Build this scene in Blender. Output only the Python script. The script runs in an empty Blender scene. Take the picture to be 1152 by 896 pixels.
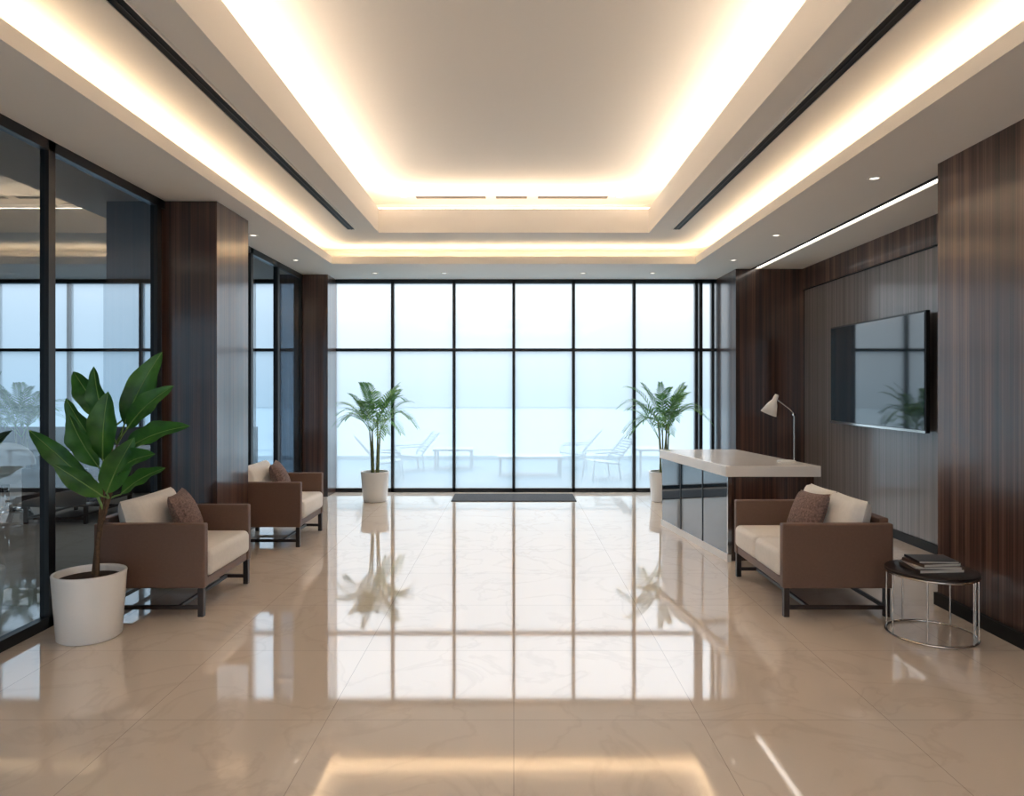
import bpy, math, random
from mathutils import Vector, Matrix
random.seed(7)
scene = bpy.context.scene
scene.view_settings.view_transform = 'Standard'
scene.view_settings.look = 'None'
scene.view_settings.exposure = 0.0

# ---------------------------------------------------------------- helpers
def lin(c):
    o = []
    for v in c:
        v = v / 255.0
        o.append(v / 12.92 if v <= 0.04045 else ((v + 0.055) / 1.055) ** 2.4)
    return (o[0], o[1], o[2], 1.0)

def newmat(name):
    m = bpy.data.materials.new(name); m.use_nodes = True
    nt = m.node_tree
    for n in list(nt.nodes): nt.nodes.remove(n)
    out = nt.nodes.new('ShaderNodeOutputMaterial')
    return m, nt, out

def pmat(name, col, rough=0.5, metal=0.0, coat=0.0, spec=0.5, var=0.0, vscale=20, bump=0.0, sheen=0.0, ior=1.5):
    m, nt, out = newmat(name)
    b = nt.nodes.new('ShaderNodeBsdfPrincipled')
    b.inputs['Base Color'].default_value = lin(col)
    b.inputs['Roughness'].default_value = rough
    b.inputs['Metallic'].default_value = metal
    b.inputs['Coat Weight'].default_value = coat
    b.inputs['Specular IOR Level'].default_value = spec
    b.inputs['Sheen Weight'].default_value = sheen
    b.inputs['IOR'].default_value = ior
    nt.links.new(b.outputs[0], out.inputs[0])
    tc = nt.nodes.new('ShaderNodeTexCoord')
    nz = nt.nodes.new('ShaderNodeTexNoise'); nz.inputs['Scale'].default_value = vscale
    nz.inputs['Detail'].default_value = 4
    nt.links.new(tc.outputs['Object'], nz.inputs['Vector'])
    if var > 0:
        r = nt.nodes.new('ShaderNodeValToRGB')
        c = lin(col)
        r.color_ramp.elements[0].position = .3; r.color_ramp.elements[1].position = .7
        r.color_ramp.elements[0].color = tuple(max(0, v * (1 - var)) for v in c[:3]) + (1,)
        r.color_ramp.elements[1].color = tuple(min(1, v * (1 + var)) for v in c[:3]) + (1,)
        nt.links.new(nz.outputs['Fac'], r.inputs['Fac'])
        nt.links.new(r.outputs[0], b.inputs['Base Color'])
    if bump > 0:
        bp = nt.nodes.new('ShaderNodeBump'); bp.inputs['Strength'].default_value = bump
        bp.inputs['Distance'].default_value = 0.01
        nt.links.new(nz.outputs['Fac'], bp.inputs['Height'])
        nt.links.new(bp.outputs[0], b.inputs['Normal'])
    return m

def emat(name, col, s):
    m, nt, out = newmat(name)
    e = nt.nodes.new('ShaderNodeEmission')
    e.inputs[0].default_value = (col[0], col[1], col[2], 1); e.inputs[1].default_value = s
    nt.links.new(e.outputs[0], out.inputs[0])
    return m

def woodmat(name, dark, mid, light, sx=16, rough=0.32, coat=0.25):
    m, nt, out = newmat(name)
    b = nt.nodes.new('ShaderNodeBsdfPrincipled')
    b.inputs['Roughness'].default_value = rough
    b.inputs['Coat Weight'].default_value = coat
    b.inputs['Coat Roughness'].default_value = 0.12
    b.inputs['Coat IOR'].default_value = 1.6
    tc = nt.nodes.new('ShaderNodeTexCoord')
    def nz(sc, z, det):
        mp = nt.nodes.new('ShaderNodeMapping'); mp.inputs['Scale'].default_value = (sc, sc, z)
        n = nt.nodes.new('ShaderNodeTexNoise'); n.inputs['Scale'].default_value = 1.0
        n.inputs['Detail'].default_value = det; n.inputs['Roughness'].default_value = .6
        nt.links.new(tc.outputs['Object'], mp.inputs[0]); nt.links.new(mp.outputs[0], n.inputs['Vector'])
        return n
    a = nz(sx, 0.12, 3); c = nz(sx * 5, 0.5, 4)
    mx = nt.nodes.new('ShaderNodeMath'); mx.operation = 'MULTIPLY_ADD'
    mx.inputs[1].default_value = 0.62
    sc2 = nt.nodes.new('ShaderNodeMath'); sc2.operation = 'MULTIPLY'; sc2.inputs[1].default_value = 0.38
    nt.links.new(c.outputs['Fac'], sc2.inputs[0])
    nt.links.new(a.outputs['Fac'], mx.inputs[0]); nt.links.new(sc2.outputs[0], mx.inputs[2])
    r = nt.nodes.new('ShaderNodeValToRGB')
    els = r.color_ramp.elements
    els[0].position = .38; els[0].color = lin(dark)
    els[1].position = .64; els[1].color = lin(light)
    e = els.new(.5); e.color = lin(mid)
    nt.links.new(mx.outputs[0], r.inputs[0])
    nt.links.new(r.outputs[0], b.inputs['Base Color'])
    nt.links.new(b.outputs[0], out.inputs[0])
    return m

def glassmat(name, tint, refl, reflcol=(1, 1, 1), rough=0.0, haze=0.0, hazecol=(.80, .91, 1.0)):
    m, nt, out = newmat(name)
    t = nt.nodes.new('ShaderNodeBsdfTransparent'); t.inputs[0].default_value = tint + (1,)
    last = t
    if haze > 0:
        tl = nt.nodes.new('ShaderNodeBsdfTranslucent'); tl.inputs[0].default_value = hazecol + (1,)
        mh = nt.nodes.new('ShaderNodeMixShader'); mh.inputs[0].default_value = haze
        nt.links.new(t.outputs[0], mh.inputs[1]); nt.links.new(tl.outputs[0], mh.inputs[2]); last = mh
    g = nt.nodes.new('ShaderNodeBsdfGlossy'); g.inputs['Color'].default_value = reflcol + (1,)
    g.inputs['Roughness'].default_value = rough
    mx = nt.nodes.new('ShaderNodeMixShader'); mx.inputs[0].default_value = refl
    nt.links.new(last.outputs[0], mx.inputs[1]); nt.links.new(g.outputs[0], mx.inputs[2])
    nt.links.new(mx.outputs[0], out.inputs[0])
    return m

def leafmat(name, dark, light, vscale, rough=.45, trans=.25):
    m = pmat(name, tuple((a + b) / 2 for a, b in zip(dark, light)), rough, var=.3, vscale=vscale)
    nt = m.node_tree
    b = [n for n in nt.nodes if n.type == 'BSDF_PRINCIPLED'][0]
    r = [n for n in nt.nodes if n.type == 'VALTORGB'][0]
    r.color_ramp.elements[0].color = lin(dark); r.color_ramp.elements[1].color = lin(light)
    out = [n for n in nt.nodes if n.type == 'OUTPUT_MATERIAL'][0]
    t = nt.nodes.new('ShaderNodeBsdfTranslucent'); mx = nt.nodes.new('ShaderNodeMixShader')
    mx.inputs[0].default_value = trans
    nt.links.new(r.outputs[0], t.inputs[0])
    nt.links.new(b.outputs[0], mx.inputs[1]); nt.links.new(t.outputs[0], mx.inputs[2]); nt.links.new(mx.outputs[0], out.inputs[0])
    return m

class MB:
    def __init__(s): s.v = []; s.f = []; s.m = []; s.s = []; s.mats = []
    def mi(s, mat):
        if mat not in s.mats: s.mats.append(mat)
        return s.mats.index(mat)
    def add(s, vs, fs, mat, smooth=False, M=None):
        o = len(s.v); i = s.mi(mat)
        for p in vs:
            p = Vector(p)
            if M is not None: p = M @ p
            s.v.append(tuple(p))
        for f in fs:
            s.f.append(tuple(o + k for k in f)); s.m.append(i); s.s.append(smooth)
    def box(s, x0, x1, y0, y1, z0, z1, mat, M=None):
        vs = [(x0,y0,z0),(x1,y0,z0),(x1,y1,z0),(x0,y1,z0),(x0,y0,z1),(x1,y0,z1),(x1,y1,z1),(x0,y1,z1)]
        fs = [(0,3,2,1),(4,5,6,7),(0,1,5,4),(1,2,6,5),(2,3,7,6),(3,0,4,7)]
        s.add(vs, fs, mat, False, M)
    def prism(s, poly, z0, z1, mat):
        n = len(poly)
        vs = [(x, y, z0) for x, y in poly] + [(x, y, z1) for x, y in poly]
        fs = [tuple(range(n - 1, -1, -1)), tuple(range(n, 2 * n))]
        fs += [(i, (i + 1) % n, n + (i + 1) % n, n + i) for i in range(n)]
        s.add(vs, fs, mat)
    def tube(s, pts, rad, mat, seg=10, cap=True):
        pts = [Vector(p) for p in pts]
        if not isinstance(rad, (list, tuple)): rad = [rad] * len(pts)
        vs = []; up = None
        for i, p in enumerate(pts):
            if i == 0: t = pts[1] - p
            elif i == len(pts) - 1: t = p - pts[i - 1]
            else: t = (pts[i + 1] - pts[i - 1])
            t.normalize()
            if up is None:
                up = Vector((0, 0, 1)) if abs(t.z) < .9 else Vector((1, 0, 0))
            a = t.cross(up).normalized(); b = a.cross(t).normalized(); up = b
            for k in range(seg):
                an = 2 * math.pi * k / seg
                vs.append(p + (a * math.cos(an) + b * math.sin(an)) * rad[i])
        fs = []
        for i in range(len(pts) - 1):
            for k in range(seg):
                k2 = (k + 1) % seg
                fs.append((i * seg + k, i * seg + k2, (i + 1) * seg + k2, (i + 1) * seg + k))
        s.add(vs, fs, mat, True)
        if cap:
            o = (len(pts) - 1) * seg
            s.add(vs[:seg], [tuple(range(seg - 1, -1, -1))], mat)
            s.add(vs[o:], [tuple(range(seg))], mat)
    def lathe(s, prof, mat, seg=40, M=None, smooth=True):
        vs = []
        for r, z in prof:
            for k in range(seg):
                a = 2 * math.pi * k / seg
                vs.append((r * math.cos(a), r * math.sin(a), z))
        fs = []
        for i in range(len(prof) - 1):
            for k in range(seg):
                k2 = (k + 1) % seg
                fs.append((i * seg + k, i * seg + k2, (i + 1) * seg + k2, (i + 1) * seg + k))
        s.add(vs, fs, mat, smooth, M)
    def torus(s, c, R, r, mat, seg=48, a0=0, a1=2 * math.pi):
        pts = [(c[0] + R * math.cos(a0 + (a1 - a0) * i / seg), c[1] + R * math.sin(a0 + (a1 - a0) * i / seg), c[2]) for i in range(seg + 1)]
        s.tube(pts, r, mat, 8)
    def pillow(s, w, h, t, mat, M, n=16, pw=.42, pinch=.08):
        vs = []; fs = []
        for side in (1, -1):
            o = len(vs)
            for j in range(n + 1):
                for i in range(n + 1):
                    u = -1 + 2 * i / n; v = -1 + 2 * j / n
                    x = u * w / 2 * (1 - pinch + pinch * v * v); y = v * h / 2 * (1 - pinch + pinch * u * u)
                    z = side * t / 2 * (max(0, (1 - u * u) * (1 - v * v))) ** pw
                    vs.append((x, y, z))
            for j in range(n):
                for i in range(n):
                    q = (o + j * (n + 1) + i, o + j * (n + 1) + i + 1, o + (j + 1) * (n + 1) + i + 1, o + (j + 1) * (n + 1) + i)
                    fs.append(q if side == 1 else q[::-1])
        s.add(vs, fs, mat, True, M)
    def build(s, name, bevel=0, bseg=2, parent=None, loc=None, weld=False):
        me = bpy.data.meshes.new(name); me.from_pydata(s.v, [], s.f)
        for m in s.mats: me.materials.append(m)
        me.polygons.foreach_set('material_index', s.m)
        me.polygons.foreach_set('use_smooth', s.s)
        me.update()
        ob = bpy.data.objects.new(name, me); scene.collection.objects.link(ob)
        if loc is not None: ob.location = loc
        if bevel > 0:
            b = ob.modifiers.new('bevel', 'BEVEL'); b.width = bevel; b.segments = bseg
            b.limit_method = 'ANGLE'; b.angle_limit = math.radians(50); b.harden_normals = False
        if parent: ob.parent = parent
        return ob

def empty(name, loc=(0, 0, 0), rz=0):
    e = bpy.data.objects.new(name, None); scene.collection.objects.link(e)
    e.location = loc; e.rotation_euler = (0, 0, rz); e.empty_display_size = .1
    return e

# ---------------------------------------------------------------- materials
M_ceil = pmat('ceiling_plaster', (243, 236, 227), .8)
M_black = pmat('black_metal', (20, 21, 24), .35)
M_grille = pmat('slot_grille_black', (10, 9, 9), .6)
M_wood = woodmat('walnut_veneer_dark', (36, 24, 20), (70, 46, 37), (106, 75, 60), 18, .32, .9)
M_woodR = woodmat('walnut_veneer_striped', (42, 28, 24), (80, 56, 47), (126, 96, 82), 14, .34, .35)
M_woodG = woodmat('grey_oak_veneer', (90, 83, 82), (114, 107, 105), (138, 130, 127), 26, .3, .5)
M_leather = pmat('taupe_leather', (112, 86, 73), .5, var=.06, vscale=60, bump=.05)
M_leatherD = pmat('dark_leather', (50, 44, 44), .5)
M_cream = pmat('cream_upholstery', (240, 235, 230), .75, var=.03, vscale=40, bump=.12, sheen=.2)
M_throw = pmat('taupe_patterned_fabric', (124, 102, 96), .85, var=.5, vscale=70, bump=.3)
M_leg = pmat('dark_walnut_leg', (40, 27, 22), .4)
M_potw = pmat('white_ceramic', (247, 246, 246), .3, coat=.3)
M_soil = pmat('soil', (48, 34, 25), .95, var=.5, vscale=80, bump=.6)
M_bark = pmat('plant_stem', (92, 70, 50), .7, var=.3, vscale=50)
M_green = leafmat('broad_leaf_green', (32, 80, 34), (76, 134, 56), 6, .32, .18)
M_green2 = pmat('leaf_midrib_green', (120, 158, 84), .5)
M_palm = leafmat('palm_leaf_green', (52, 104, 46), (92, 148, 68), 12, .5, .35)
M_palm2 = leafmat('palm_leaf_light_green', (100, 150, 76), (140, 184, 104), 12, .5, .35)
M_cane = pmat('palm_cane', (112, 118, 72), .6, var=.3, vscale=40)
M_stone = pmat('white_quartz', (244, 240, 237), .22, coat=.3, var=.02, vscale=5)
M_chrome = pmat('chrome', (200, 196, 192), .12, 1.0)
M_lampw = pmat('white_enamel', (240, 238, 234), .35, coat=.3)
M_tabletop = pmat('dark_bronze_table_top', (36, 28, 28), .3, .3)
M_mat = pmat('doormat_fibre', (66, 68, 72), .95, var=.2, vscale=200, bump=.4)
M_led = emat('warm_led', (1.0, .77, .52), 26)
M_ledu = emat('warm_led_upper', (1.0, .82, .64), 24)
M_ledw = emat('white_led', (1.0, .93, .84), 3.5)
M_spot = emat('downlight_lens', (1.0, .9, .78), 2.5)
M_glass = glassmat('partition_glass', (.50, .61, .70), .22, (.88, .95, 1.0))
M_glassD = glassmat('door_dark_glass', (.25, .29, .33), .30, (.92, .97, 1.0))
M_win = glassmat('window_glass_hazy', (.94, .97, 1.0), .04, haze=.38)  # outdoor mist put into the panes as a milky translucent mix
M_frost = glassmat('balustrade_glass', (.78, .89, .95), .04, haze=.5, hazecol=(.66, .82, .90))
M_screen = pmat('tv_screen_glass', (26, 44, 56), .05, spec=.7, ior=1.85)
M_deskglass = pmat('dark_blue_glass', (20, 40, 56), .05, coat=.8, ior=1.8)
M_darkwall = pmat('dark_plaster', (66, 66, 70), .7)
M_terrace = pmat('terrace_paving', (52, 88, 104), .6, var=.04, vscale=2)
M_outfurn = pmat('outdoor_painted_metal', (112, 140, 153), .5)

# floor marble
def floormat():
    m, nt, out = newmat('polished_cream_marble')
    L = nt.links.new
    b = nt.nodes.new('ShaderNodeBsdfPrincipled')
    tc = nt.nodes.new('ShaderNodeTexCoord')
    mp = nt.nodes.new('ShaderNodeMapping'); mp.inputs['Location'].default_value = (0, -0.72, 0)
    L(tc.outputs['Object'], mp.inputs[0])
    br = nt.nodes.new('ShaderNodeTexBrick'); br.offset = 0; br.squash = 1
    br.inputs['Scale'].default_value = 1; br.inputs['Brick Width'].default_value = .9
    br.inputs['Row Height'].default_value = .9; br.inputs['Mortar Size'].default_value = .002
    br.inputs['Mortar Smooth'].default_value = 0.1; br.inputs['Bias'].default_value = 0
    L(mp.outputs[0], br.inputs['Vector'])
    br.inputs['Color1'].default_value = lin((230, 216, 202)); br.inputs['Color2'].default_value = lin((226, 212, 198))
    br.inputs['Mortar'].default_value = lin((188, 173, 160))
    # veins
    n1 = nt.nodes.new('ShaderNodeTexNoise'); n1.inputs['Scale'].default_value = 1.6; n1.inputs['Detail'].default_value = 8
    n1.inputs['Distortion'].default_value = 1.2
    L(tc.outputs['Object'], n1.inputs['Vector'])
    ab = nt.nodes.new('ShaderNodeMath'); ab.operation = 'SUBTRACT'; ab.inputs[1].default_value = .5
    L(n1.outputs['Fac'], ab.inputs[0])
    a2 = nt.nodes.new('ShaderNodeMath'); a2.operation = 'ABSOLUTE'; L(ab.outputs[0], a2.inputs[0])
    r = nt.nodes.new('ShaderNodeValToRGB')
    r.color_ramp.elements[0].position = 0; r.color_ramp.elements[0].color = (.82, .79, .77, 1)
    r.color_ramp.elements[1].position = .03; r.color_ramp.elements[1].color = (1, 1, 1, 1)
    L(a2.outputs[0], r.inputs[0])
    mx = nt.nodes.new('ShaderNodeMix'); mx.data_type = 'RGBA'; mx.blend_type = 'MULTIPLY'; mx.inputs['Factor'].default_value = .4
    L(br.outputs['Color'], mx.inputs['A']); L(r.outputs[0], mx.inputs['B'])
    L(mx.outputs['Result'], b.inputs['Base Color'])
    b.inputs['Roughness'].default_value = .045
    b.inputs['IOR'].default_value = 2.3
    L(b.outputs[0], out.inputs[0])
    return m
M_floor = floormat()

# ---------------------------------------------------------------- dimensions
CZ = 3.25; YB = 10.9; YF = -3.0
# floor
b = MB(); b.box(-8, 4.2, YF, YB + .05, -.1, 0, M_floor); b.build('floor')

# ceiling: stepped tray with coves
def ring(b, xi, y0i, y1i, xo, y0o, y1o, z0, z1, mat):
    b.box(-xo, -xi, y0o, y1o, z0, z1, mat)
    b.box(xi, xo, y0o, y1o, z0, z1, mat)
    b.box(-xi, xi, y1i, y1o, z0, z1, mat)
    b.box(-xi, xi, y0o, y0i, z0, z1, mat)
b = MB()
# soffit
LX, LY0, LY1 = 2.43, -1.6, 9.5
b.box(-3.12, -LX, YF, YB, CZ, CZ + .05, M_ceil)
b.box(LX, 3.30, YF, YB, CZ, CZ + .05, M_ceil)
b.box(3.42, 4.2, YF, YB, CZ, CZ + .05, M_ceil)
b.box(-LX, LX, LY1, YB, CZ, CZ + .05, M_ceil)
b.box(-LX, LX, YF, LY0, CZ, CZ + .05, M_ceil)
b.box(3.30, 3.42, YF, 5.25, CZ, CZ + .05, M_ceil)
b.box(3.30, 3.42, 9.9, YB, CZ, CZ + .05, M_ceil)
ring(b, LX, LY0, LY1, LX + .03, LY0 - .03, LY1 + .03, CZ + .05, CZ + .1, M_ceil)   # lip upstand
ring(b, LX + .05, LY0 - .05, LY1 + .05, LX + .12, LY0 - .12, LY1 + .12, CZ + .05, CZ + .08, M_ceil)   # led ledge
ring(b, 2.85, LY0 - .42, LY1 + .42, 2.9, LY0 - .47, LY1 + .47, CZ + .05, 3.5, M_ceil)  # cove back wall
ring(b, 1.66, -.8, 8.74, 3.0, LY0 - .6, LY1 + .65, 3.5, 3.56, M_ceil)              # second level
ring(b, 1.66, -.8, 8.74, 1.69, -.83, 8.77, 3.56, 3.8, M_ceil)                      # fascia
ring(b, 1.69, -.83, 8.77, 1.80, -.94, 8.88, 3.72, 3.77, M_ceil)                    # led ledge
ZT = 4.06
ring(b, 2.5, -1.7, 9.55, 2.55, -1.75, 9.6, 3.56, ZT, M_ceil)                     # upper cove wall
b.box(-2.6, 2.6, -1.8, 9.65, ZT, ZT + .05, M_ceil)
b.build('ceiling')

def led(name, x, y0, y1, z, w, mat, h=.008):
    b = MB(); ring(b, x, y0, y1, x + w, y0 - w, y1 + w, z, z + h, mat); return b.build(name)
led('cove_led_strip', LX + .065, LY0 - .065, LY1 + .065, CZ + .0805, .03, M_led)
led('cove_led_strip', 1.76, -.90, 8.84, 3.7705, .008, M_ledu, .06)

# linear air slots in second level
for i, sx in enumerate((-1, 1)):
    b = MB(); x = sx * 1.94
    b.box(x - .045, x + .045, -.9, 8.5, 3.488, 3.5, M_grille)
    for dx in (-.05, .05): b.box(x + dx - .006, x + dx + .006, -.9, 8.5, 3.482, 3.5, M_ceil)
    b.box(x - .004, x + .004, -.9, 8.5, 3.484, 3.5, M_black)
    b.build('trim_%d' % (i + 1))
# vents in main ceiling
b = MB(); VY = 9.17
for (xa, xb_) in ((-1.28, -.34), (-.25, .19), (.29, 1.23)):
    b.box(xa, xb_, VY - .08, VY + .08, ZT - .008, ZT, M_ceil)
    for k in range(3):
        y = VY - .05 + k * .04
        b.box(xa + .02, xb_ - .02, y, y + .018, ZT - .012, ZT - .007, M_grille)
b.build('ceiling_air_vent')

# downlights
pr = [(-2.82, 7.7), (-2.82, 9.2), (2.84, 5.6), (2.84, 7.7), (2.84, 9.2),
      (-2.0, 10.25), (-1.0, 10.25), (1.0, 10.25), (2.0, 10.25)]
def downlight(x, y, z):
    b = MB()
    b.lathe([(.052, 0), (.052, -.006), (.038, -.008), (.034, -.002)], M_ceil, 24)
    b.lathe([(.034, -.003), (.0001, -.003)], M_spot, 24)
    b.build('recessed_downlight', loc=(x, y, z))
for x, y in pr: downlight(x, y, CZ)
downlight(-1.42, VY, ZT); downlight(1.36, VY, ZT)
def spot(name, loc, tgt, power, size, col=(1, .86, .70), blend=.6, rad=.04):
    l = bpy.data.lights.new(name, 'SPOT'); l.energy = power; l.spot_size = math.radians(size); l.spot_blend = blend
    l.color = col; l.shadow_soft_size = rad
    o = bpy.data.objects.new(name, l); scene.collection.objects.link(o); o.location = loc
    d = Vector(tgt) - Vector(loc); o.rotation_euler = d.to_track_quat('-Z', 'Y').to_euler()
    return o
for x, y in pr[:5]:
    spot('downlight_lamp', (x, y, CZ - .02), (x, y, 0), 14, 95)
for x, y in ((-5.9, 8.6), (-4.6, 6.6)):  # added fill spots without fixtures, to make the adjoining furniture visible
    spot('downlight_lamp', (x, y, CZ - .02), (x, y, 0), 40, 110)

# right recess linear light + track
b = MB(); b.box(3.30, 3.42, 5.25, 9.9, CZ + .05, CZ + .07, M_grille)
b.box(3.30, 3.305, 5.25, 9.9, CZ - .004, CZ + .05, M_grille); b.box(3.305, 3.35, 5.25, 9.9, CZ + .0, CZ + .02, M_grille)
b.box(3.36, 3.41, 5.27, 9.88, CZ + .01, CZ + .03, M_ledw)
b.build('linear_ceiling_light')

# ---------------------------------------------------------------- walls
b = MB(); b.box(3.13, 4.2, YF, 5.25, 0, CZ, M_woodR); b.build('wall_right')
b = MB(); b.box(3.10, 3.13, YF, 5.25, 0, .09, M_grille); b.build('baseboard_right')
b = MB(); b.box(4.05, 4.2, 5.25, 9.9, 0, CZ, M_woodG)
b.box(4.035, 4.05, 5.25, 9.9, 2.95, 2.958, M_grille)
b.box(4.02, 4.05, 5.25, 9.9, 2.96, CZ, M_woodR)
b.build('wall_right_recess')
b = MB(); b.box(4.03, 4.05, 5.25, 9.9, 0, .09, M_grille); b.build('baseboard_recess')
b = MB(); b.box(3.09, 4.2, 9.9, YB + .05, 0, CZ, M_wood); b.build('wall_column_back_right')
b = MB(); b.box(-3.22, -2.63, 6.3, 7.04, 0, CZ, M_wood); b.build('wall_column_left')
b = MB(); b.box(-3.22, -2.72, 10.4, YB + .05, 0, CZ, M_wood); b.build('wall_column_back_left')
b = MB(); b.box(-8.1, -8, YF, YB, 0, CZ, M_darkwall); b.build('wall_adjoining')
b = MB(); b.box(-8, -3.9, YB - .12, YB - .06, 0, 1.0, M_darkwall); b.build('wall_adjoining_sill')
b = MB(); b.box(-8, -3.12, YF, YB + .05, CZ + .0, CZ + .06, M_darkwall); b.build('ceiling_adjoining')

# left glass partition
def partition(name, y0, y1, mull, dark=None):
    b = MB(); X = -3.12
    for y in mull: b.box(X - .03, X + .03, y - .035, y + .035, 0, CZ, M_black)
    b.box(X - .03, X + .03, y0, y1, 0, .07, M_black)
    b.box(X - .03, X + .03, y0, y1, CZ - .07, CZ, M_black)
    b.add([(X, y0, .03), (X, y1, .03), (X, y1, CZ - .03), (X, y0, CZ - .03)], [(0, 1, 2, 3)], M_glass)
    if dark: b.add([(X + .015, dark[0], .07), (X + .015, dark[1], .07), (X + .015, dark[1], CZ - .07), (X + .015, dark[0], CZ - .07)], [(0, 1, 2, 3)], M_glassD)
    b.build(name)
partition('window_partition', YF, 6.3, [-2.0, .6, 2.2, 3.5, 4.76, 6.20])
partition('window_partition', 7.04, 10.4, [7.1, 8.40, 9.35, 10.34], (9.39, 10.3))

# back window
def backwin(name, xs, x0, x1, Y=YB, tr=True):
    b = MB()
    for x in xs: b.box(x - .022, x + .022, Y - .05, Y + .05, 0, CZ, M_black)
    b.box(x0, x1, Y - .05, Y + .05, 0, .06, M_black)
    b.box(x0, x1, Y - .05, Y + .05, CZ - .06, CZ, M_black)
    if tr: b.box(x0, x1, Y - .04, Y + .04, 2.15, 2.195, M_black)
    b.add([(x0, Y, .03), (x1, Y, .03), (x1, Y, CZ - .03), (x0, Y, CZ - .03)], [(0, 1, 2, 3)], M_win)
    b.build(name)
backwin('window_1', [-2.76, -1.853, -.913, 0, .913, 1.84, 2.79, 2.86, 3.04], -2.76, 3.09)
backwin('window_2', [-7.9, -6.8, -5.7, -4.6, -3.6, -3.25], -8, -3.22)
backwin('window_3', [-7.9 + 1.1 * i for i in range(11)], -8, 4.2, YF)  # unseen glazing behind the camera, added to let in fill light
b = MB(); b.box(-4.2, -3.95, 9.5, YB, 0, CZ, M_wood); b.build('wall_column_adjoining')

# ---------------------------------------------------------------- outside
b = MB(); b.box(-14, 14, YB + .05, 17, -.12, -.02, M_terrace); b.build('terrace_ground')
b = MB(); b.box(-14, 14, -12, YF, -.12, -.02, M_terrace); b.build('forecourt_ground')
b = MB()
b.add([(-14, 16, 0), (14, 16, 0), (14, 16, 1.14), (-14, 16, 1.14)], [(0, 1, 2, 3)], M_frost)
b.box(-14, 14, 15.98, 16.02, 1.14, 1.16, M_outfurn)
b.box(-14, 14, 15.97, 16.03, -.02, .06, M_outfurn)
b.build('terrace_balustrade')
def lounge(x, y, rz):
    b = MB(); w = .6
    for s in (0, w):
        b.tube([(0, s, 0), (.05, s, .42), (-.35, s, .95)], .018, M_outfurn, 8)
        b.tube([(.62, s, 0), (.58, s, .42), (.0, s, .34)], .018, M_outfurn, 8)
        b.tube([(-.12, s, .62), (.55, s, .60), (.58, s, .42)], .016, M_outfurn, 8)
    for k in range(9): b.box(.02 + k * .065, .07 + k * .065, 0, w, .36 + k * .006, .375 + k * .006, M_outfurn)
    for k in range(8):
        t = k / 8; b.box(-.33 + .36 * (1 - t) - .01, -.33 + .36 * (1 - t) + .01, 0, w, .47 + t * .46, .51 + t * .46, M_outfurn)
    ob = b.build('terrace_lounge_chair', loc=(x, y, -.02)); ob.rotation_euler = (0, 0, rz); ob.scale = (.85, .85, .78)
lounge(-2.45, 12.4, math.radians(15)); lounge(-1.9, 14.2, math.radians(200))
lounge(1.75, 13.0, math.radians(195)); lounge(1.5, 14.6, math.radians(170))
def ttable(x, y, w, d, h, name='terrace_table', mat=None, z=-.02, top=None):
    mat = mat or M_outfurn; top = top or mat
    b = MB(); b.box(-w, w, -d, d, h - .04, h, top)
    for sx in (-1, 1):
        for sy in (-1, 1): b.box(sx * (w - .05) - .02, sx * (w - .05) + .02, sy * (d - .05) - .02, sy * (d - .05) + .02, 0, h - .04, mat)
    b.build(name, bevel=.005, loc=(x, y, z))
ttable(.3, 13.2, .6, .3, .36); ttable(2.6, 13.2, .35, .35, .5); ttable(-1.2, 14.3, .4, .3, .4)
ttable(-5.35, 10.25, .65, .32, .74, 'office_desk', M_black, 0, M_stone)

# ---------------------------------------------------------------- armchairs
def armchair(x, y, rz, W, split, D=.77, frame=M_leather, cush=M_cream, pil_y=.6, name='armchair'):
    e = empty(name, (x, y, 0), rz)
    b = MB(); T = .065
    b.box(0, D, 0, T, .2, .65, frame); b.box(0, D, W - T, W, .2, .65, frame)
    b.box(0, .07, T, W - T, .2, .68, frame)
    b.box(.07, D - .01, T, W - T, .2, .265, frame)
    b.build('frame_panels', .012, 3, e)
    b = MB()
    for yy in (.005, W - .045):
        b.box(D - .05, D - .01, yy, yy + .04, 0, .2, M_leg)
        b.box(.02, .06, yy, yy + .04, 0, .2, M_leg)
        b.box(.06, D - .05, yy + .008, yy + .032, .05, .078, M_leg)
    b.box(.028, .052, .045, W - .045, .05, .078, M_leg)
    b.box(D - .2, D - .175, .04, W - .04, .052, .076, M_leg)
    b.build('legs', .004, 2, e)
    b = MB(); n = 2 if split else 1; w = (W - 2 * T) / n
    for i in range(n):
        b.box(.10, D + .02, T + i * w + .003, T + (i + 1) * w - .003, .265, .45, cush)
    o = b.build('seat_cushions', .045, 5, e)
    for p in o.data.polygons: p.use_smooth = True
    b = MB()
    for i in range(n):
        cy = T + (i + .5) * w
        M = Matrix.Translation((.19, cy, .615)) @ Matrix.Rotation(math.radians(-14), 4, 'Y') @ Matrix.Rotation(math.pi / 2, 4, 'Z') @ Matrix.Rotation(math.pi / 2, 4, 'X')
        b.pillow(w - .01, .37, .21, cush, M, pw=.28, pinch=.03)
    b.build('back_cushions', 0, 1, e)
    b = MB()
    M = Matrix.Translation((.40, W * pil_y, .625)) @ Matrix.Rotation(math.radians(-24), 4, 'Y') @ Matrix.Rotation(math.pi / 2 + .15, 4, 'Z') @ Matrix.Rotation(math.pi / 2, 4, 'X') @ Matrix.Rotation(.12, 4, 'Z')
    b.pillow(.38, .38, .17, M_throw, M)
    b.build('throw_pillow', 0, 1, e)
    return e
armchair(-2.92, 4.94, 0, .88, False)
armchair(-2.90, 7.10, 0, .86, False)
armchair(2.64, 6.04, math.pi, 1.10, True, pil_y=.55)
armchair(-5.75, 8.3, 0, 1.0, True, frame=M_leatherD, cush=M_leatherD)

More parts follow.
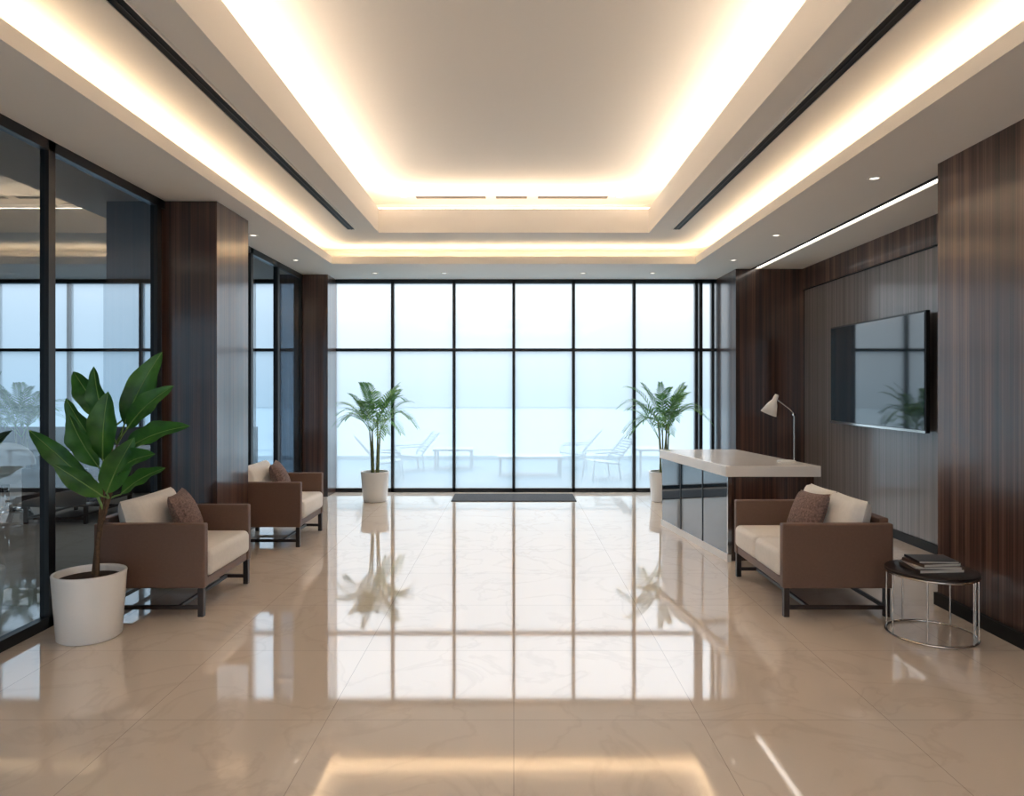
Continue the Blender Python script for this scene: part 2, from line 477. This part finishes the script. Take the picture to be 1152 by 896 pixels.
# swivel chair in the adjoining office
b = MB()
for k in range(5):
    a = math.radians(20 + 72 * k)
    b.tube([(0, 0, .09), (.3 * math.cos(a), .3 * math.sin(a), .06)], [.022, .014], M_chrome, 8)
    b.lathe([(.0001, 0), (.025, .0), (.03, .028), (.025, .055), (.0001, .055)], M_black, 14, Matrix.Translation((.3 * math.cos(a), .3 * math.sin(a), 0)))
b.tube([(0, 0, .08), (0, 0, .42)], .025, M_chrome, 12)
vs = []; fs = []; n = 24
for j in range(7):
    for k in range(n):
        a = 2 * math.pi * k / n; t = j / 6
        r = .12 + .17 * t ** .6; back = max(0, math.cos(a))
        vs.append((r * math.cos(a) * 1.05, r * math.sin(a) * 1.1, .42 + t * t * (.14 + .34 * back ** .7)))
for j in range(6):
    for k in range(n):
        fs.append((j * n + k, j * n + (k + 1) % n, (j + 1) * n + (k + 1) % n, (j + 1) * n + k))
fs.append(tuple(range(n)))
b.add(vs, fs, M_potw, True)
o = b.build('swivel_chair', loc=(-6.25, 8.75, 0)); o.rotation_euler = (0, 0, 2.2)
sm = o.modifiers.new('solid', 'SOLIDIFY'); sm.thickness = .012

# ---------------------------------------------------------------- desk
A, B_, C_, D_ = (1.94, 6.5), (2.81, 6.5), (2.58, 8.26), (1.69, 8.26)
def lerp2(p, q, t): return (p[0] + (q[0] - p[0]) * t, p[1] + (q[1] - p[1]) * t)
def quadpt(u, v):
    return lerp2(lerp2(A, B_, u), lerp2(D_, C_, u), v)
desk = empty('reception_desk')
b = MB(); b.prism([A, B_, C_, D_], .78, .88, M_stone); b.build('counter_top', .006, 2, desk)
b = MB(); b.prism([quadpt(.07, .03), quadpt(.96, .03), quadpt(.96, .98), quadpt(.07, .98)], .0, .78, M_wood); b.build('body', .003, 1, desk)
b = MB(); b.prism([quadpt(.03, .01), quadpt(.055, .01), quadpt(.055, .99), quadpt(.03, .99)], .07, .78, M_deskglass); b.build('glass_front', 0, 1, desk)
b = MB(); b.prism([quadpt(.02, .005), quadpt(.06, .005), quadpt(.06, .995), quadpt(.02, .995)], .0, .07, M_stone)
b.prism([quadpt(.02, .0), quadpt(.06, .0), quadpt(.06, .012), quadpt(.02, .012)], .07, .78, M_chrome)
for t in (.33, .66): b.prism([quadpt(.024, t), quadpt(.03, t), quadpt(.03, t + .008), quadpt(.024, t + .008)], .07, .78, M_black)
b.build('trim_edges', 0, 1, desk)

# desk lamp
b = MB(); bx, by, bz = 2.63, 6.86, .88
b.lathe([(.0001, 0), (.085, 0), (.088, .006), (.084, .016), (.0001, .02)], M_lampw, 32, Matrix.Translation((bx, by, bz)))
sxp = bx + .075
b.tube([(sxp, by, bz + .012), (sxp, by, bz + .44), (sxp - .01, by, bz + .475), (sxp - .04, by, bz + .51), (2.55, by, bz + .595)], .0065, M_chrome, 10)
b.tube([(sxp, by - .015, bz + .455), (sxp, by + .015, bz + .455)], .013, M_chrome, 12)
ax = Vector((-.085, 0, -.19)).normalized()
q = Vector((0, 0, -1)).rotation_difference(ax).to_matrix().to_4x4()
M = Matrix.Translation((2.535, by, bz + .64)) @ q
b.lathe([(.0001, .012), (.018, .01), (.022, -.01), (.024, -.05), (.045, -.09), (.078, -.19), (.074, -.188), (.04, -.09), (.018, -.05)], M_lampw, 32, M)
b.lathe([(.028, -.11), (.0001, -.13)], M_cream, 20, M)
b.build('desk_lamp')

# ---------------------------------------------------------------- TV
tv = empty('television')
b = MB(); b.box(3.93, 3.97, 6.78, 8.82, 1.16, 2.34, M_black); b.build('casing', .004, 2, tv)
b = MB(); b.box(3.924, 3.93, 6.80, 8.80, 1.19, 2.32, M_screen); b.build('screen', 0, 1, tv)
b = MB(); b.box(3.922, 3.935, 6.78, 8.82, 1.16, 1.185, M_chrome); b.build('trim_lower', 0, 1, tv)
b = MB(); b.box(3.97, 4.05, 7.4, 8.2, 1.5, 2.0, M_black); b.build('wall_bracket', 0, 1, tv)

# ---------------------------------------------------------------- side table + magazines
tx, ty = 2.70, 4.60
b = MB()
b.lathe([(.0001, .405), (.265, .405), (.272, .41), (.272, .422), (.265, .425), (.0001, .425)], M_tabletop, 56)
b.torus((0, 0, .40), .262, .008, M_chrome); b.torus((0, 0, .008), .262, .008, M_chrome)
for a in (185, 235, 300, 318, 350, 35, 100, 140):
    r = math.radians(a); px, py = .262 * math.cos(r), .262 * math.sin(r)
    b.tube([(px, py, .008), (px, py, .40)], .006, M_chrome, 8)
b.build('side_table', loc=(tx, ty, 0))
b = MB(); z = .425
cols = [(60, 52, 50), (196, 190, 184), (90, 70, 60), (40, 42, 48)]
for i, c in enumerate(cols):
    m1 = pmat('magazine_cover', c, .4); m2 = pmat('magazine_pages', (215, 210, 200), .7)
    M = Matrix.Rotation(math.radians([4, -7, 9, -3][i]), 4, 'Z')
    w, d, h = .145 - i * .008, .105 - i * .004, [.022, .016, .02, .014][i]
    b.box(-w, w, -d, d, z + .002, z + h - .003, m2, M)
    b.box(-w - .003, w + .003, -d - .003, d + .003, z, z + .002, m1, M)
    b.box(-w - .003, w + .003, -d - .003, d + .003, z + h - .003, z + h, m1, M)
    b.box(-w - .003, -w, -d - .003, d + .003, z, z + h, m1, M)
    z += h
b.build('magazine_stack', loc=(tx, ty, 0))

# doormat
b = MB(); b.box(-.88, .88, 9.95, 10.62, 0.0, .012, M_mat); b.build('doormat', .004)

# ---------------------------------------------------------------- plants
def pot(b, rb, rt, h):
    b.lathe([(.0001, 0), (rb - .015, 0), (rb, .012), (rb + (rt - rb) * .5, h * .5), (rt - .002, h - .02), (rt, h - .006), (rt - .004, h), (rt - .018, h), (rt - .022, h - .01), (rt - .026, h - .05)], M_potw, 48)
    b.lathe([(rt - .02, h - .045), (rt * .5, h - .03), (.0001, h - .028)], M_soil, 32)

def frond(b, p0, az, L, up, droop, rnd):
    d = Vector((math.cos(az), math.sin(az), 0)); side0 = Vector((-d.y, d.x, 0))
    pts = []; n = 18
    for i in range(n + 1):
        t = i / n
        pts.append(p0 + d * (L * (t * .85)) + Vector((0, 0, L * (up * t - droop * t * t))))
    b.tube(pts, [.005 * (1 - .75 * i / n) for i in range(n + 1)], M_palm2, 5, False)
    mat = M_palm if rnd.random() < .6 else M_palm2
    for i in range(4, n + 1):
        t = i / n; tg = (pts[i] - pts[i - 1]).normalized()
        nrm = side0.cross(tg).normalized()
        if nrm.z < 0: nrm = -nrm
        ll = .20 * L / .6 * (math.sin(math.pi * (.2 + .68 * t)) ** .8) * rnd.uniform(.85, 1.1)
        for s in (-1, 1):
            dr = (side0 * s * (1.0 - .35 * t) + tg * (.6 + .5 * t) + nrm * .2).normalized()
            a = pts[i]; w = .0085
            wv = dr.cross(nrm).normalized() * w
            m1 = a + dr * ll * .35 + Vector((0, 0, -.003)); m2 = a + dr * ll * .72 + Vector((0, 0, -.02 * ll / .2)); tip = a + dr * ll + Vector((0, 0, -.05 * ll / .2))
            b.add([a - wv * .3, a + wv * .3, m1 + wv, m1 - wv, m2 + wv * .8, m2 - wv * .8, tip], [(0, 1, 2, 3), (3, 2, 4, 5), (5, 4, 6)], mat, True)

def palm(x, y, seed, sc=1.16):
    rnd = random.Random(seed); b = MB()
    pot(b, .165, .20, .42)
    for c in range(6):
        a = c * 2 * math.pi / 6 + rnd.uniform(-.3, .3); r = .045
        h = rnd.uniform(.84, 1.12)
        base = Vector((r * math.cos(a), r * math.sin(a), .37)); top = Vector((1.7 * r * math.cos(a), 1.7 * r * math.sin(a), h))
        mid = (base + top) / 2 + Vector((rnd.uniform(-.02, .02), rnd.uniform(-.02, .02), 0))
        b.tube([base, mid, top], [.014, .012, .009], M_cane, 8)
        for k in range(4):
            az = a + rnd.uniform(-.5, .5) + (k - 1.5) * .9
            up = (1.1, 1.4, 1.75, 2.0)[k] + rnd.uniform(-.12, .12)
            frond(b, top, az, (.58, .54, .46, .38)[k] * sc * rnd.uniform(.9, 1.05), up, (1.05, 1.0, .95, .8)[k], rnd)
    for az in (.4, 2.4, 4.4): frond(b, Vector((0, 0, 1.05)), az, .40, 2.2, .7, rnd)
    return b.build('potted_palm', loc=(x, y, 0))
palm(-1.95, 10.0, 3); palm(2.10, 10.0, 21)
palm(-6.85, 9.9, 5)

# broad leaf plant
PX, PY = -2.72, 4.56
def leaf(b, p0, p1, w, bow, hint):
    p0 = Vector(p0); p1 = Vector(p1); ax = p1 - p0; L = ax.length; n = 14
    hint = Vector(hint).normalized()
    side = ax.normalized().cross(hint).normalized(); nrm = side.cross(ax.normalized()).normalized()
    vs = []; mid = []
    for i in range(n + 1):
        t = i / n
        c = p0 + ax * t + nrm * (bow * L * math.sin(math.pi * t)) + Vector((0, 0, -.10 * L * t * t))
        prof = (math.sin(math.pi * min(1, t ** .85)) ** .75) if 0 < t < 1 else 0.0
        prof = max(prof, .02)
        if t > .97: prof = .02
        hw = w / 2 * prof
        mid.append(c - nrm * .001)
        for k, kk in enumerate((-1, -.5, 0, .5, 1)):
            wav = .012 * math.sin(t * 17 + kk * 2) * abs(kk)
            vs.append(c + side * hw * kk * .96 + nrm * (abs(kk) * hw * .38 + wav * prof))
    fs = []
    for i in range(n):
        for k in range(4):
            o = i * 5 + k; fs.append((o, o + 1, o + 6, o + 5))
    b.add(vs, fs, M_green, True)
    b.tube([m + nrm * .002 for m in mid], [.005 * (1 - .8 * i / n) for i in range(n + 1)], M_green2, 6, False)
b = MB(); pot(b, .185, .215, .42)
def loc(px, py, dy):   # offsets measured from the trunk base, in metres
    return Vector(((px - 97) * .0057, dy, 1.6 - (py - 436) * .0057))
stems = [
    [(104, 655, 0), (106, 615, .0), (112, 575, .01), (120, 535, .02), (126, 500, .02)],
    [(98, 655, .03), (102, 600, .05), (104, 570, .06), (112, 520, .08), (118, 480, .08)],
    [(108, 655, -.03), (112, 600, -.05), (124, 560, -.05), (135, 525, -.05)],
]
for s in stems:
    b.tube([loc(*p) for p in s], [.016 - .0025 * i for i in range(len(s))], M_bark, 8)
leaves = [ # attach, leaf base, tip, width
    ((126,500,.02),(136,478,.0),(176,386,.03),30,(.3,-1,.3)),
    ((126,500,.02),(124,490,-.03),(108,404,-.06),25,(-.2,-1,.2)),
    ((118,480,.08),(112,474,.06),(68,410,.10),29,(-.3,-1,.5)),
    ((112,520,.08),(112,512,.02),(76,440,-.05),28,(-.4,-1,.4)),
    ((126,500,.02),(144,482,-.05),(202,426,-.12),26,(.2,-1,.5)),
    ((135,525,-.05),(142,508,-.08),(218,470,-.10),30,(.1,-.9,.8)),
    ((135,525,-.05),(138,530,-.12),(194,500,-.26),28,(.1,-1,.7)),
    ((112,575,.01),(100,545,-.02),(36,474,-.06),24,(-.2,-1,.6)),
    ((112,575,.01),(98,560,.08),(50,522,.16),22,(-.2,-.8,.9)),
    ((120,535,.02),(122,516,-.10),(134,432,-.16),32,(.2,-1,.2)),
    ((120,535,.02),(120,524,-.12),(98,458,-.22),30,(-.3,-1,.3)),
    ((124,560,-.05),(128,552,-.12),(166,482,-.20),30,(.4,-1,.3)),
    ((118,480,.08),(132,468,.12),(156,408,.18),28,(.4,-1,.2)),
    ((124,560,-.05),(122,556,-.10),(84,512,-.24),24,(-.3,-.9,.6)),
    ((124,560,-.05),(134,556,-.02),(178,522,.05),22,(.2,-.7,.8)),
]
for at, lb, tp, w, h in leaves:
    pa, pb_, pc = loc(*at), loc(*lb), loc(*tp)
    b.tube([pa, (pa + pb_) / 2 + Vector((0, 0, .004)), pb_], [.007, .006, .005], M_green2, 6, False)
    leaf(b, pb_, pc, w * .0057, .06, h)
b.build('potted_broad_leaf_plant', loc=(PX, PY, 0))

# ---------------------------------------------------------------- world
w = bpy.data.worlds.new('foggy_sky'); scene.world = w; w.use_nodes = True
nt = w.node_tree
for n in list(nt.nodes): nt.nodes.remove(n)
out = nt.nodes.new('ShaderNodeOutputWorld'); bg = nt.nodes.new('ShaderNodeBackground')
tc = nt.nodes.new('ShaderNodeTexCoord'); sp = nt.nodes.new('ShaderNodeSeparateXYZ')
mr = nt.nodes.new('ShaderNodeMapRange'); mr.inputs['From Min'].default_value = -.2; mr.inputs['From Max'].default_value = .3
r = nt.nodes.new('ShaderNodeValToRGB'); e = r.color_ramp.elements
e[0].position = 0; e[0].color = lin((160, 194, 212))
e[1].position = .64; e[1].color = (.96, .985, 1.0, 1)
x = e.new(.38); x.color = lin((186, 214, 230))
x = e.new(.5); x.color = lin((222, 237, 246))
nt.links.new(tc.outputs['Generated'], sp.inputs[0]); nt.links.new(sp.outputs['Z'], mr.inputs['Value'])
nt.links.new(mr.outputs[0], r.inputs[0]); nt.links.new(r.outputs[0], bg.inputs[0])
m2 = nt.nodes.new('ShaderNodeMapRange'); m2.interpolation_type = 'SMOOTHSTEP'
m2.inputs['From Min'].default_value = .05; m2.inputs['From Max'].default_value = .5
m2.inputs['To Min'].default_value = 1.0; m2.inputs['To Max'].default_value = 4.2
nt.links.new(sp.outputs['Z'], m2.inputs['Value']); nt.links.new(m2.outputs[0], bg.inputs[1])
nt.links.new(bg.outputs[0], out.inputs[0])

# ---------------------------------------------------------------- camera
cam = bpy.data.cameras.new('camera'); co = bpy.data.objects.new('camera', cam); scene.collection.objects.link(co)
co.location = (0, 0, 1.6); co.rotation_euler = (math.pi / 2, 0, 0)
cam.sensor_width = 36; cam.lens = 25; cam.shift_x = -2 / 1152; cam.shift_y = -12 / 1152
cam.clip_start = .05
scene.camera = co
